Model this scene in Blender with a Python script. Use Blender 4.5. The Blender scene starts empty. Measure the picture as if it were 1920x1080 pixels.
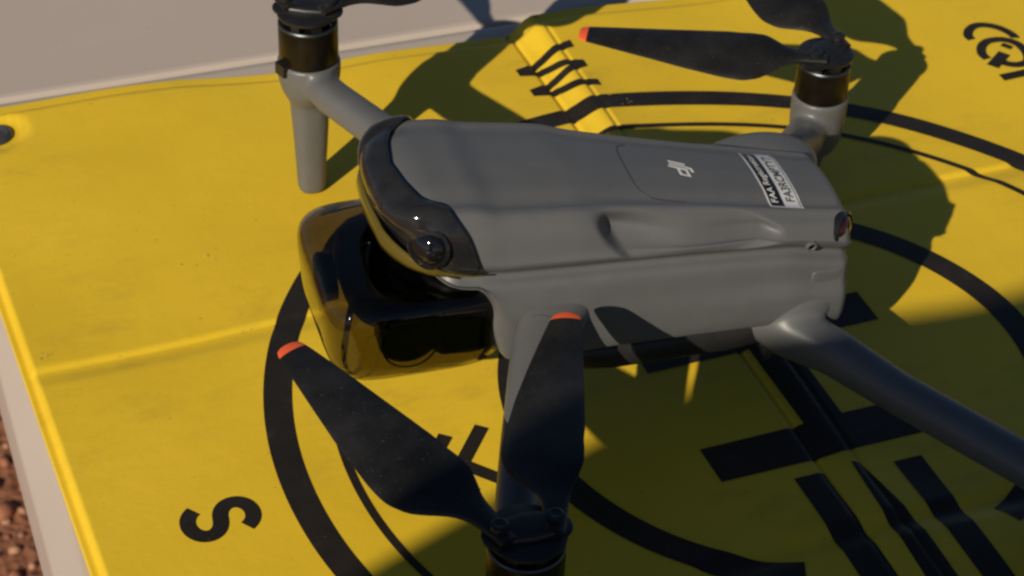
import bpy, bmesh, math, random
import numpy as np
from mathutils import Vector, Matrix
from mathutils.geometry import tessellate_polygon

random.seed(7)
rng = np.random.default_rng(11)
R = math.radians
sc = bpy.context.scene
COL = sc.collection

# ------------------------------------------------------------------ camera, sky, sun, exposure
A0 = R(23.0)                                   # pad axis against the camera's heading
PITCH, ROLL = R(38.33), R(2.4464)
CAM = Vector((-0.36221, -0.58221, 0.57521))

def heading(v):
    c, s = math.cos(A0), math.sin(A0)
    return Vector((c*v[0] + s*v[1], -s*v[0] + c*v[1], v[2]))

fwd = Vector((0, math.cos(PITCH), -math.sin(PITCH)))
upv = Vector((0, math.sin(PITCH), math.cos(PITCH)))
rgt = Vector((1, 0, 0))
cx = heading(rgt*math.cos(ROLL) + upv*math.sin(ROLL))
cy = heading(upv*math.cos(ROLL) - rgt*math.sin(ROLL))
cz = -heading(fwd)
cam_data = bpy.data.cameras.new("camera")
cam = bpy.data.objects.new("camera", cam_data)
COL.objects.link(cam)
cam.matrix_world = Matrix(((cx.x, cy.x, cz.x, CAM.x), (cx.y, cy.y, cz.y, CAM.y), (cx.z, cy.z, cz.z, CAM.z), (0, 0, 0, 1)))
cam_data.sensor_width = 36.0
cam_data.lens = 36.0*4291.7/1920.0
cam_data.clip_start = 0.02
cam_data.clip_end = 500.0
cam_data.dof.use_dof = True
cam_data.dof.focus_distance = 0.78
cam_data.dof.aperture_fstop = 30.0
sc.camera = cam

SUN_TRAVEL = Vector((1.336, 1.041, -1.0)).normalized()
ELEV = math.asin(-SUN_TRAVEL.z)
world = bpy.data.worlds.new("World")
sc.world = world
world.use_nodes = True
wn, wl = world.node_tree.nodes, world.node_tree.links
for n in list(wn): wn.remove(n)
sky = wn.new('ShaderNodeTexSky')
sky.sky_type = 'NISHITA'
sky.sun_disc = False
sky.sun_elevation = ELEV
sky.sun_rotation = math.atan2(-SUN_TRAVEL.x, -SUN_TRAVEL.y)
sky.air_density, sky.dust_density, sky.ozone_density = 0.9, 0.15, 2.5
bg = wn.new('ShaderNodeBackground')
bg.inputs['Strength'].default_value = 0.05
wo = wn.new('ShaderNodeOutputWorld')
wl.new(sky.outputs[0], bg.inputs['Color'])
wl.new(bg.outputs[0], wo.inputs['Surface'])

sun_d = bpy.data.lights.new("sun", 'SUN')
sun_d.energy = 5.0
sun_d.angle = R(0.53)
sun_d.color = (1.0, 0.89, 0.72)
sun = bpy.data.objects.new("sun", sun_d)
COL.objects.link(sun)
sun.rotation_euler = SUN_TRAVEL.to_track_quat('-Z', 'Y').to_euler()
sun.location = (-2, -1.6, 2)

sc.view_settings.view_transform = 'Standard'
sc.view_settings.look = 'None'
sc.view_settings.gamma = 1.0
sc.view_settings.use_curve_mapping = False
sc.view_settings.exposure = -0.22
try:
    sc.cycles.filter_width = 2.5
    sc.cycles.max_bounces = 16
    sc.cycles.transmission_bounces = 12
    sc.cycles.transparent_max_bounces = 12
    sc.cycles.caustics_reflective = False
    sc.cycles.caustics_refractive = False
except Exception:
    pass

# ------------------------------------------------------------------ helpers
def new_mat(name):
    m = bpy.data.materials.new(name)
    m.use_nodes = True
    return m, m.node_tree.nodes, m.node_tree.links, m.node_tree.nodes['Principled BSDF']

def noise(n, l, scale, detail=4.0, rough=0.55, co=None):
    t = n.new('ShaderNodeTexNoise')
    t.inputs['Scale'].default_value = scale
    t.inputs['Detail'].default_value = detail
    t.inputs['Roughness'].default_value = rough
    if co is not None: l.new(co, t.inputs['Vector'])
    return t

def ramp(n, l, fac, stops):
    r = n.new('ShaderNodeValToRGB')
    e = r.color_ramp.elements
    while len(e) < len(stops): e.new(0.5)
    for i, (p, c) in enumerate(stops):
        e[i].position = p
        e[i].color = (*c, 1) if len(c) == 3 else c
    l.new(fac, r.inputs['Fac'])
    return r

def bump(n, l, b, height, strength, dist=0.001):
    bp = n.new('ShaderNodeBump')
    bp.inputs['Strength'].default_value = strength
    bp.inputs['Distance'].default_value = dist
    l.new(height, bp.inputs['Height'])
    l.new(bp.outputs['Normal'], b.inputs['Normal'])
    return bp

def plastic(name, col, rough=0.4, var=0.12, scale=120.0, bumps=0.03, spec=0.5, coat=0.0, dust=0.0):
    m, n, l, b = new_mat(name)
    tc = n.new('ShaderNodeTexCoord')
    t = noise(n, l, scale, 5, 0.6, tc.outputs['Object'])
    lo = tuple(c*(1-var) for c in col); hi = tuple(min(1, c*(1+var)) for c in col)
    r = ramp(n, l, t.outputs['Fac'], [(0.3, lo), (0.7, hi)])
    out = r.outputs['Color']
    if dust > 0:
        t3 = noise(n, l, 900.0, 2, 0.5, tc.outputs['Object'])
        r3 = ramp(n, l, t3.outputs['Fac'], [(0.66, (0, 0, 0)), (0.74, (1, 1, 1))])
        mx = n.new('ShaderNodeMixRGB')
        ml = n.new('ShaderNodeMath'); ml.operation = 'MULTIPLY'; ml.inputs[1].default_value = dust
        l.new(r3.outputs['Color'], ml.inputs[0])
        l.new(ml.outputs[0], mx.inputs['Fac'])
        l.new(out, mx.inputs['Color1'])
        mx.inputs['Color2'].default_value = (0.35, 0.3, 0.24, 1)
        out = mx.outputs['Color']
    l.new(out, b.inputs['Base Color'])
    t2 = noise(n, l, 40.0, 3, 0.5, tc.outputs['Object'])
    mr = n.new('ShaderNodeMapRange')
    mr.inputs['To Min'].default_value = max(0.0, rough-0.07)
    mr.inputs['To Max'].default_value = rough+0.07
    l.new(t2.outputs['Fac'], mr.inputs['Value'])
    l.new(mr.outputs['Result'], b.inputs['Roughness'])
    b.inputs['Specular IOR Level'].default_value = spec
    b.inputs['Coat Weight'].default_value = coat
    b.inputs['Coat Roughness'].default_value = 0.05
    if bumps > 0:
        t4 = noise(n, l, 2500.0, 2, 0.5, tc.outputs['Object'])
        bump(n, l, b, t4.outputs['Fac'], bumps, 0.0004)
    return m

def mesh_obj(name, verts, faces, mats, parent=None, mat_idx=None, smooth=True, sharp=None):
    me = bpy.data.meshes.new(name)
    me.from_pydata([tuple(map(float, v)) for v in verts], [], faces)
    for m in (mats if isinstance(mats, (list, tuple)) else [mats]): me.materials.append(m)
    if mat_idx is not None: me.polygons.foreach_set('material_index', list(mat_idx))
    me.polygons.foreach_set('use_smooth', [smooth]*len(me.polygons))
    if smooth and sharp is not None: me.set_sharp_from_angle(angle=R(sharp))
    me.update()
    o = bpy.data.objects.new(name, me)
    COL.objects.link(o)
    if parent is not None: o.parent = parent
    return o

class MB:
    """collects shapes that become one mesh object"""
    def __init__(self): self.v, self.f, self.m = [], [], []
    def add(self, verts, faces, mi=0):
        k = len(self.v)
        self.v += [tuple(map(float, p)) for p in verts]
        self.f += [tuple(i+k for i in f) for f in faces]
        self.m += [mi]*len(faces)
        return self
    def loft(self, rings, mi=0, caps=True, closed=True):
        k = len(self.v); n = len(rings[0])
        for r in rings: self.v += [tuple(map(float, p)) for p in r]
        for a in range(len(rings)-1):
            for i in range(n if closed else n-1):
                j = (i+1) % n
                self.f.append((k+a*n+i, k+a*n+j, k+(a+1)*n+j, k+(a+1)*n+i)); self.m.append(mi)
        if caps:
            self.f.append(tuple(k+i for i in range(n))[::-1]); self.m.append(mi)
            self.f.append(tuple(k+(len(rings)-1)*n+i for i in range(n))); self.m.append(mi)
        return self
    def lathe(self, prof, c, axis=(0, 0, 1), n=40, mi=0, caps=True):
        """prof: list of (radius, height along axis)"""
        ax = Vector(axis).normalized()
        q = Vector((0, 0, 1)).rotation_difference(ax)
        c = Vector(c); rings = []
        for r, h in prof:
            rings.append([c + q @ Vector((r*math.cos(2*math.pi*i/n), r*math.sin(2*math.pi*i/n), h)) for i in range(n)])
        return self.loft(rings, mi, caps)
    def tube(self, pts, rad, n=16, mi=0, ref=(0, 0, 1), power=2.0):
        """pts path; rad list of (across, along ref) half sizes; superellipse section"""
        P = [Vector(p) for p in pts]; rings = []
        for i, p in enumerate(P):
            t = (P[min(i+1, len(P)-1)] - P[max(i-1, 0)]).normalized()
            s = t.cross(Vector(ref)).normalized(); u = s.cross(t).normalized()
            ra, rb = rad[i] if isinstance(rad[i], (tuple, list)) else (rad[i], rad[i])
            ring = []
            for k in range(n):
                a = 2*math.pi*k/n
                ca, sa = math.cos(a), math.sin(a)
                e = 2.0/power
                ring.append(p + s*(ra*math.copysign(abs(ca)**e, ca)) + u*(rb*math.copysign(abs(sa)**e, sa)))
            rings.append(ring)
        return self.loft(rings, mi)
    def box(self, c, half, mi=0, rz=0.0):
        c = Vector(c); m = Matrix.Rotation(rz, 3, 'Z'); vs = []
        for sx in (-1, 1):
            for sy in (-1, 1):
                for sz in (-1, 1): vs.append(c + m @ Vector((sx*half[0], sy*half[1], sz*half[2])))
        return self.add(vs, [(0, 1, 3, 2), (4, 6, 7, 5), (0, 4, 5, 1), (2, 3, 7, 6), (0, 2, 6, 4), (1, 5, 7, 3)], mi)
    def ellipsoid(self, c, half, mi=0, nu=28, nv=16, power=2.0, rot=None):
        e = 2.0/power; rings = []
        f = lambda x: math.copysign(abs(x)**e, x)
        for j in range(1, nv):
            b = -math.pi/2 + math.pi*j/nv
            ring = []
            for i in range(nu):
                a = 2*math.pi*i/nu
                p = Vector((half[0]*f(math.cos(b))*f(math.cos(a)), half[1]*f(math.cos(b))*f(math.sin(a)), half[2]*f(math.sin(b))))
                if rot is not None: p = rot @ p
                ring.append(p + Vector(c))
            rings.append(ring)
        return self.loft(rings, mi)
    def build(self, name, mats, parent=None, smooth=True, sharp=35):
        return mesh_obj(name, self.v, self.f, mats, parent, self.m, smooth, sharp)

def tag(o, label=None, cat=None, group=None, kind=None):
    if label: o['label'] = label
    if cat: o['category'] = cat
    if group: o['group'] = group
    if kind: o['kind'] = kind
    return o

def empty(name, loc, rz=0.0):
    o = bpy.data.objects.new(name, None)
    COL.objects.link(o)
    o.location = loc; o.rotation_euler = (0, 0, rz)
    o.empty_display_size = 0.02
    return o

def sstep(x, a, b):
    t = np.clip((x-a)/(b-a), 0, 1)
    return t*t*(3-2*t)

def catmull(P, n, closed=False):
    P = [np.array(p, float) for p in P]; out = []; N = len(P)
    for i in range(N if closed else N-1):
        if closed: a, b, c, d = P[i-1], P[i], P[(i+1) % N], P[(i+2) % N]
        else: a, b, c, d = P[max(i-1, 0)], P[i], P[i+1], P[min(i+2, N-1)]
        for k in range(n):
            t = k/n
            out.append(0.5*((2*b) + (c-a)*t + (2*a-5*b+4*c-d)*t*t + (3*b-a-3*c+d)*t**3))
    if not closed: out.append(P[-1])
    return out

# ------------------------------------------------------------------ materials
def pad_material():
    m, n, l, b = new_mat("yellow_vinyl")
    tc = n.new('ShaderNodeTexCoord'); co = tc.outputs['Object']
    t1 = noise(n, l, 9.0, 5, 0.6, co)
    r1 = ramp(n, l, t1.outputs['Fac'], [(0.25, (0.72, 0.475, 0.020)), (0.5, (0.785, 0.525, 0.025)), (0.8, (0.82, 0.555, 0.032))])
    # scuffs and dust rubbed into the vinyl
    mp = n.new('ShaderNodeMapping'); mp.inputs['Scale'].default_value = (1.0, 2.3, 1.0); mp.inputs['Rotation'].default_value = (0, 0, 0.35)
    l.new(co, mp.inputs['Vector'])
    t2 = noise(n, l, 26.0, 7, 0.68, mp.outputs['Vector'])
    r2 = ramp(n, l, t2.outputs['Fac'], [(0.50, (0, 0, 0)), (0.72, (1, 1, 1))])
    t2b = noise(n, l, 7.0, 2, 0.5, co)
    r2b = ramp(n, l, t2b.outputs['Fac'], [(0.42, (0, 0, 0)), (0.62, (1, 1, 1))])
    mul = n.new('ShaderNodeMath'); mul.operation = 'MULTIPLY'
    l.new(r2.outputs['Color'], mul.inputs[0]); l.new(r2b.outputs['Color'], mul.inputs[1])
    mul2 = n.new('ShaderNodeMath'); mul2.operation = 'MULTIPLY'; mul2.inputs[1].default_value = 0.36
    l.new(mul.outputs[0], mul2.inputs[0])
    mx = n.new('ShaderNodeMixRGB'); mx.inputs['Color2'].default_value = (0.33, 0.22, 0.035, 1)
    l.new(mul2.outputs[0], mx.inputs['Fac']); l.new(r1.outputs['Color'], mx.inputs['Color1'])
    # small specks
    t3 = noise(n, l, 330.0, 2, 0.5, co)
    r3 = ramp(n, l, t3.outputs['Fac'], [(0.715, (0, 0, 0)), (0.76, (0.35, 0.35, 0.35))])
    mx2 = n.new('ShaderNodeMixRGB'); mx2.inputs['Color2'].default_value = (0.22, 0.15, 0.05, 1)
    l.new(r3.outputs['Color'], mx2.inputs['Fac']); l.new(mx.outputs['Color'], mx2.inputs['Color1'])
    l.new(mx2.outputs['Color'], b.inputs['Base Color'])
    mr = n.new('ShaderNodeMapRange'); mr.inputs['To Min'].default_value = 0.42; mr.inputs['To Max'].default_value = 0.62
    l.new(t1.outputs['Fac'], mr.inputs['Value']); l.new(mr.outputs['Result'], b.inputs['Roughness'])
    b.inputs['Specular IOR Level'].default_value = 0.35
    t4 = noise(n, l, 1400.0, 2, 0.5, co)
    t5 = noise(n, l, 60.0, 4, 0.6, co)
    add = n.new('ShaderNodeMath'); add.operation = 'MULTIPLY_ADD'; add.inputs[1].default_value = 0.10
    l.new(t4.outputs['Fac'], add.inputs[0]); l.new(t5.outputs['Fac'], add.inputs[2])
    bump(n, l, b, add.outputs[0], 0.35, 0.0009)
    return m

def print_material():
    m, n, l, b = new_mat("black_print")
    tc = n.new('ShaderNodeTexCoord'); co = tc.outputs['Object']
    t = noise(n, l, 70.0, 6, 0.65, co)
    r = ramp(n, l, t.outputs['Fac'], [(0.35, (0.016, 0.0125, 0.010)), (0.62, (0.022, 0.0175, 0.014)), (0.8, (0.055, 0.044, 0.032))])
    t2 = noise(n, l, 620.0, 2, 0.5, co)
    r2 = ramp(n, l, t2.outputs['Fac'], [(0.70, (0, 0, 0)), (0.78, (0.5, 0.5, 0.5))])
    mx = n.new('ShaderNodeMixRGB'); mx.inputs['Color2'].default_value = (0.16, 0.13, 0.08, 1)
    l.new(r2.outputs['Color'], mx.inputs['Fac']); l.new(r.outputs['Color'], mx.inputs['Color1'])
    l.new(mx.outputs['Color'], b.inputs['Base Color'])
    b.inputs['Roughness'].default_value = 0.5
    b.inputs['Specular IOR Level'].default_value = 0.3
    t4 = noise(n, l, 900.0, 2, 0.5, co)
    bump(n, l, b, t4.outputs['Fac'], 0.12, 0.0005)
    return m

M_PAD = pad_material()
M_PRINT = print_material()
M_GREY = plastic("grey_shell", (0.118, 0.120, 0.122), 0.42, 0.05, 90, 0.05, 0.5)
M_GREY_DARK = plastic("dark_grey_seam", (0.05, 0.05, 0.05), 0.5, 0.1)
M_BLACK = plastic("black_plastic", (0.012, 0.012, 0.013), 0.38, 0.2, 90, 0.05, 0.45)
M_BELLY = plastic("underside_black", (0.02, 0.019, 0.018), 0.45, 0.2, 90, 0.05, 0.4)
M_BLADE = plastic("blade_black", (0.0125, 0.012, 0.0118), 0.40, 0.6, 45, 0.06, 0.32, 0.0, 0.10)
M_ORANGE = plastic("orange_tip", (0.80, 0.115, 0.035), 0.45, 0.05)
M_MOTOR = plastic("motor_brown_black", (0.009, 0.0065, 0.004), 0.32, 0.3, 200, 0.0, 0.22)
M_METAL, _n, _l, _b = new_mat("brushed_steel")
_b.inputs['Base Color'].default_value = (0.085, 0.10, 0.115, 1); _b.inputs['Metallic'].default_value = 0.9; _b.inputs['Roughness'].default_value = 0.35
_t = noise(_n, _l, 300, 3); bump(_n, _l, _b, _t.outputs['Fac'], 0.1, 0.0004)
M_GLOSS = plastic("gloss_black", (0.012, 0.012, 0.0125), 0.09, 0.2, 60, 0.0, 0.55)
M_VISOR = plastic("smoked_visor", (0.019, 0.0185, 0.019), 0.08, 0.4, 75, 0.0, 0.5)
M_WHITE = plastic("white_print", (0.78, 0.77, 0.75), 0.5, 0.03)
M_STICK = plastic("sticker_white", (0.62, 0.63, 0.64), 0.35, 0.03)
M_LENS = plastic("lens_glass", (0.006, 0.006, 0.008), 0.03, 0.1, 60, 0.0, 0.7)
M_TABLE = None
M_CAMBODY = plastic('camera_black', (0.006, 0.006, 0.006), 0.5, 0.2, 60, 0.0, 0.2)

def table_material():
    m, n, l, b = new_mat("beige_table_plastic")
    tc = n.new('ShaderNodeTexCoord'); co = tc.outputs['Object']
    t = noise(n, l, 6.0, 6, 0.6, co)
    r = ramp(n, l, t.outputs['Fac'], [(0.3, (0.455, 0.385, 0.335)), (0.7, (0.515, 0.44, 0.385))])
    t2 = noise(n, l, 160.0, 3, 0.6, co)
    r2 = ramp(n, l, t2.outputs['Fac'], [(0.70, (0, 0, 0)), (0.78, (0.45, 0.45, 0.45))])
    mx = n.new('ShaderNodeMixRGB'); mx.inputs['Color2'].default_value = (0.30, 0.20, 0.14, 1)
    l.new(r2.outputs['Color'], mx.inputs['Fac']); l.new(r.outputs['Color'], mx.inputs['Color1'])
    l.new(mx.outputs['Color'], b.inputs['Base Color'])
    b.inputs['Roughness'].default_value = 0.5
    t4 = noise(n, l, 420.0, 3, 0.6, co)
    bump(n, l, b, t4.outputs['Fac'], 0.10, 0.0006)
    return m
M_TABLE = table_material()

def cover_material(name, lo, hi):
    m, n, l, b = new_mat(name)
    tc = n.new('ShaderNodeTexCoord')
    t = noise(n, l, 50.0, 3, 0.5, tc.outputs['Object'])
    r = ramp(n, l, t.outputs['Fac'], [(0.3, lo), (0.7, hi)])
    l.new(r.outputs['Color'], b.inputs['Base Color'])
    b.inputs['Transmission Weight'].default_value = 1.0
    b.inputs['Roughness'].default_value = 0.02
    b.inputs['IOR'].default_value = 1.40
    return m
M_COVER = cover_material('smoked_clear_cover', (0.36, 0.335, 0.265), (0.41, 0.38, 0.31))
M_LIP = plastic('lip_painted_reflection', (0.10, 0.074, 0.011), 0.12, 0.1, 60, 0.0, 0.5)  # yellow glow of the pad in the clear lip, put into its base colour

# ------------------------------------------------------------------ ground and table
def ground_material():
    m, n, l, b = new_mat("red_gravel_soil")
    tc = n.new('ShaderNodeTexCoord'); co = tc.outputs['Object']
    t = noise(n, l, 14.0, 6, 0.65, co)
    r = ramp(n, l, t.outputs['Fac'], [(0.3, (0.21, 0.080, 0.040)), (0.6, (0.33, 0.135, 0.070)), (0.8, (0.40, 0.19, 0.105))])
    v = n.new('ShaderNodeTexVoronoi'); v.inputs['Scale'].default_value = 120.0
    l.new(co, v.inputs['Vector'])
    mx = n.new('ShaderNodeMixRGB'); mx.blend_type = 'MULTIPLY'; mx.inputs['Fac'].default_value = 0.5
    l.new(r.outputs['Color'], mx.inputs['Color1'])
    rr = ramp(n, l, v.outputs['Color'], [(0.1, (0.6, 0.55, 0.5)), (0.9, (1, 1, 1))])
    l.new(rr.outputs['Color'], mx.inputs['Color2'])
    l.new(mx.outputs['Color'], b.inputs['Base Color'])
    b.inputs['Roughness'].default_value = 0.9
    bump(n, l, b, v.outputs['Distance'], 0.6, 0.006)
    return m
GZ = -0.74
M_GROUND = ground_material()
g = mesh_obj('ground', [(-250, -250, GZ), (250, -250, GZ), (250, 250, GZ), (-250, 250, GZ)], [(0, 1, 2, 3)], M_GROUND)
tag(g, kind='structure')
# loose pebbles where the ground shows past the table edge
pb = MB()
ico_v = []; 
_bm = bmesh.new(); bmesh.ops.create_icosphere(_bm, subdivisions=1, radius=1.0)
ico_v = [v.co.copy() for v in _bm.verts]; ico_f = [tuple(v.index for v in f.verts) for f in _bm.faces]; _bm.free()
for i in range(2600):
    x, y = random.uniform(-0.85, 0.05), random.uniform(0.35, 1.15)
    s = random.choice((0.002, 0.003, 0.004, 0.004, 0.006, 0.009))*random.uniform(0.7, 1.3)
    q = Matrix.Rotation(random.uniform(0, 6.28), 3, 'Z')
    sx, sy, sz = s*random.uniform(0.8, 1.3), s*random.uniform(0.7, 1.1), s*random.uniform(0.5, 0.8)
    pb.add([q @ Vector((v.x*sx, v.y*sy, v.z*sz)) + Vector((x, y, GZ+sz*0.4)) for v in ico_v], ico_f, i % 3)
peb = pb.build('pebbles', [plastic("pebble_red", (0.34, 0.13, 0.07), 0.85, 0.3, 60, 0), plastic("pebble_tan", (0.42, 0.22, 0.13), 0.85, 0.3, 60, 0), plastic("pebble_dark", (0.11, 0.055, 0.04), 0.85, 0.3, 60, 0)], None, True, None)
tag(peb, kind='stuff')

TZ = -0.0062                                     # table top surface
table = empty('folding_table', (0, 0, TZ), R(-2.2))
tag(table, 'pale beige plastic folding table with a centre seam under the yellow pad', 'table')
def slab(x0, x1, y0, y1, thick, seam_side):
    """rounded table half: flat top, a sloped border on the outer sides, then a flared skirt"""
    def ring(i4, z, rc):
        a, b_, c, d = x0+i4[0], x1-i4[1], y0+i4[2], y1-i4[3]
        out = []
        for (px, py, a0) in ((b_-rc, d-rc, 0), (a+rc, d-rc, 90), (a+rc, c+rc, 180), (b_-rc, c+rc, 270)):
            for k in range(7):
                t = R(a0 + 90*k/6); out.append((px+rc*math.cos(t), py+rc*math.sin(t), z))
        return out
    w = [1.0, 1.0, 1.0, 1.0]; w[seam_side] = 0.0
    def ins(big, small): return [big if q else small for q in w]
    rings = [ring(ins(0.0170, 0.0060), 0.0, 0.012), ring(ins(0.0104, 0.0022), 0.0, 0.012), ring(ins(0.0094, 0.0018), -0.0003, 0.012), ring(ins(0.0085, 0.0012), -0.0010, 0.012),
             ring(ins(0.0012, 0.0005), -0.0090, 0.012), ring(ins(0.0004, 0.0002), -0.0101, 0.013), ring(ins(0.0, 0.0), -0.0114, 0.013), ring(ins(0.0, 0.0), -0.0130, 0.013),
             ring(ins(0.0024, 0.0), -thick, 0.015), ring(ins(0.006, 0.003), -thick-0.002, 0.015)]
    return MB().loft(rings)
SEAM_Y = 0.2865
slab(-0.2852, 0.92, -0.62, SEAM_Y, 0.075, 3).build('tabletop_half', M_TABLE, table, True, 40)
slab(-0.2852, 0.92, SEAM_Y+0.0006, 1.19, 0.075, 2).build('tabletop_half', M_TABLE, table, True, 40)
M_LEG = plastic("painted_table_leg", (0.30, 0.30, 0.30), 0.4, 0.05)
for (lx, ly) in ((0.0, -0.45), (0.62, -0.45), (0.0, 1.0), (0.62, 1.0)):
    MB().tube([(lx, ly, -0.076), (lx, ly, GZ-TZ+0.001)], [0.0125, 0.0125], 16).build('leg', M_LEG, table)
# ------------------------------------------------------------------ landing pad
SEAM_B, SEAM_A, SEAM_C = -0.0085, 0.097, -0.087
EDGE_L, EDGE_R, EDGE_BOT = -0.2735, 0.279, -0.277
TOP_X = [-0.30, -0.245, -0.165, -0.120, -0.073, -0.022, -0.010, 0.003, 0.03, 0.0875, 0.16, 0.30]
TOP_Y = [0.287, 0.2868, 0.2820, 0.2742, 0.2738, 0.2712, 0.2700, 0.2715, 0.2725, 0.2715, 0.272, 0.274]
GROM = (-0.2520, 0.2635)
_ph = rng.uniform(0, 6.28, 12)
def top_edge(x): return np.interp(x, TOP_X, TOP_Y)
def H(x, y):
    x = np.asarray(x, float); y = np.asarray(y, float)
    wob = 0.0016*np.sin(x*19+_ph[0]) + 0.0008*np.sin(x*47+_ph[1])
    dA = y-(SEAM_A+0.6*wob); dA = np.where(dA > 0, dA*2.1, -dA*0.75); dC = np.abs(y-(SEAM_C+wob-0.03*x))
    dL = x-EDGE_L; dT = top_edge(x)-y; dR = EDGE_R-x; dB = y-EDGE_BOT
    P = sstep(dL, 0.0020, 0.0036)*sstep(dT, 0.006, 0.0105)*sstep(dR, 0.0025, 0.008)*sstep(dB, 0.0025, 0.008)
    dg = np.hypot(x-GROM[0], y-GROM[1])
    P = P*(0.35+0.65*sstep(dg, 0.0118, 0.0150))
    va = 1-0.34*(1-sstep(dA, 0.0004, 0.0075)); vc = 1-0.50*(1-sstep(dC, 0.0, 0.008))
    z = -0.0034*(1-P*va*vc)
    # the middle seam: a thin fold line, then the right-hand panel riding up
    amp = np.interp(y, [-0.28, -0.13, -0.05, 0.0, 0.17, 0.24, 0.285], [0.6, 0.4, 0.2, 0.4, 1.0, 1.35, 1.9])
    s = SEAM_B + 0.0006*np.sin(y*33+1)
    z = z - 0.0011*np.exp(-((x-s)/0.0012)**2)
    rise = sstep(x, s, s+0.0135)
    fall = np.exp(-np.maximum(x-(s+0.0135), 0)/np.interp(y, [0.0, 0.18, 0.28], [0.03, 0.03, 0.09]))
    z = z + 0.0044*amp*rise*fall
    z = z - 0.0007*np.exp(-((x-(s+0.0150))/0.0010)**2)
    # the vinyl never lies dead flat
    z = z + 0.00022*(np.sin(x*31+y*17+_ph[2]) + np.sin(x*13-y*37+_ph[3]) + 0.7*np.sin(x*61+y*43+_ph[4]) + 0.5*np.sin(x*23-y*88+_ph[5]))
    w = sstep(dT, 0.055, 0.0)
    z = z + 0.0012*w*np.sin(x*27+_ph[6])**2
    z = z + 0.0007*sstep(-y, 0.03, 0.1)*np.sin(x*55+y*70+_ph[7])
    return z

pad = empty('landing_pad', (0, 0, 0))
tag(pad, 'yellow vinyl landing pad printed with black rings and an H on the beige table', 'landing pad')
def panel(xs, ylo, yhi):
    """grid panel between two seams; yhi may follow the wavy top edge"""
    nx = len(xs); V = []; F = []
    ny = 70
    for i, x in enumerate(xs):
        b = ylo(x); t = yhi(x)
        for j in range(ny+1):
            u = j/ny
            u = 0.5-0.5*math.cos(math.pi*u) if True else u
            V.append((x, b+(t-b)*u, 0))
    A = np.array(V); A[:, 2] = H(A[:, 0], A[:, 1])
    n = ny+1
    for i in range(nx-1):
        for j in range(ny):
            F.append((i*n+j, (i+1)*n+j, (i+1)*n+j+1, i*n+j+1))
    # hem folded down to the table around the rim
    k = len(A); A = list(map(tuple, A))
    return A, F
XL = np.unique(np.concatenate([np.linspace(EDGE_L, EDGE_L+0.012, 16), np.linspace(EDGE_L+0.012, SEAM_B-0.006, 84), np.linspace(SEAM_B-0.006, SEAM_B, 18)]))
XR = np.unique(np.concatenate([np.linspace(SEAM_B, SEAM_B+0.02, 50), np.linspace(SEAM_B+0.02, EDGE_R-0.012, 90), np.linspace(EDGE_R-0.012, EDGE_R, 14)]))
cA, cC = (lambda x: SEAM_A), (lambda x: SEAM_C)
cT, cB = (lambda x: float(top_edge(x))), (lambda x: EDGE_BOT)
for xs in (XL, XR):
    for lo, hi in ((cA, cT), (cC, cA), (cB, cC)):
        A, F = panel(xs, lo, hi)
        o = mesh_obj('panel', A, F, M_PAD, pad)
# hem: the welded rim that reaches the table
hem = MB(); loop = []
for x in np.linspace(EDGE_L, EDGE_R, 160): loop.append((x, float(top_edge(x))))
for y in np.linspace(float(top_edge(EDGE_R)), EDGE_BOT, 160)[1:]: loop.append((EDGE_R, y))
for x in np.linspace(EDGE_R, EDGE_L, 160)[1:]: loop.append((x, EDGE_BOT))
for y in np.linspace(EDGE_BOT, float(top_edge(EDGE_L)), 160)[1:-1]: loop.append((EDGE_L, y))
la = np.array(loop); zt = H(la[:, 0], la[:, 1])
nrm = []
for i in range(len(la)):
    t = la[(i+1) % len(la)]-la[i-1]; nn = np.array((-t[1], t[0])); nn /= np.linalg.norm(nn)+1e-9
    nrm.append(nn)
nrm = np.array(nrm)
if (nrm[10] @ np.array((0, 1))) < 0: nrm = -nrm
rings = []
for (dx, dz) in ((0, 0), (0.0006, 0.00005), (0.0010, -0.0003), (0.0010, -0.0009)):
    q = la+nrm*dx; rings.append(np.column_stack([q, zt+dz]))
q = la+nrm*0.0006; rings.append(np.column_stack([q, np.full(len(q), TZ-0.0002)]))
hem.loft([list(map(tuple, r)) for r in rings], 0, False)
hem.build('hem', M_PAD, pad, True, 60)

# ---- prints, draped on the vinyl
LIFT = 0.00022
def drape(name, V, F, mat=M_PRINT, lift=LIFT, parent=pad):
    A = np.array(V, float); z = H(A[:, 0], A[:, 1])+lift
    return mesh_obj(name, np.column_stack([A[:, :2], z]), F, mat, parent)
def ring_print(r0, r1, a0=0.0, a1=360.0, nr=4, seg=900):
    full = abs(a1-a0) >= 360
    V = []; F = []; n = nr+1
    seg = int(seg*abs(a1-a0)/360)
    for i in range(seg+(0 if full else 1)):
        t = R(a0+(a1-a0)*i/seg)
        for j in range(n):
            r = r0+(r1-r0)*j/nr
            V.append((r*math.cos(t), r*math.sin(t)))
    N = seg if full else seg
    for i in range(N):
        k = (i+1) % seg if full else i+1
        for j in range(nr): F.append((i*n+j, i*n+j+1, k*n+j+1, k*n+j))
    return V, F
drape('printed_ring', *ring_print(0.1891, 0.2000, nr=6))
drape('printed_ring', *ring_print(0.1721, 0.1753, nr=3))
drape('printed_ring', *ring_print(0.0988, 0.1102, 295.0, 295.0+313.0, nr=6))
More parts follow.
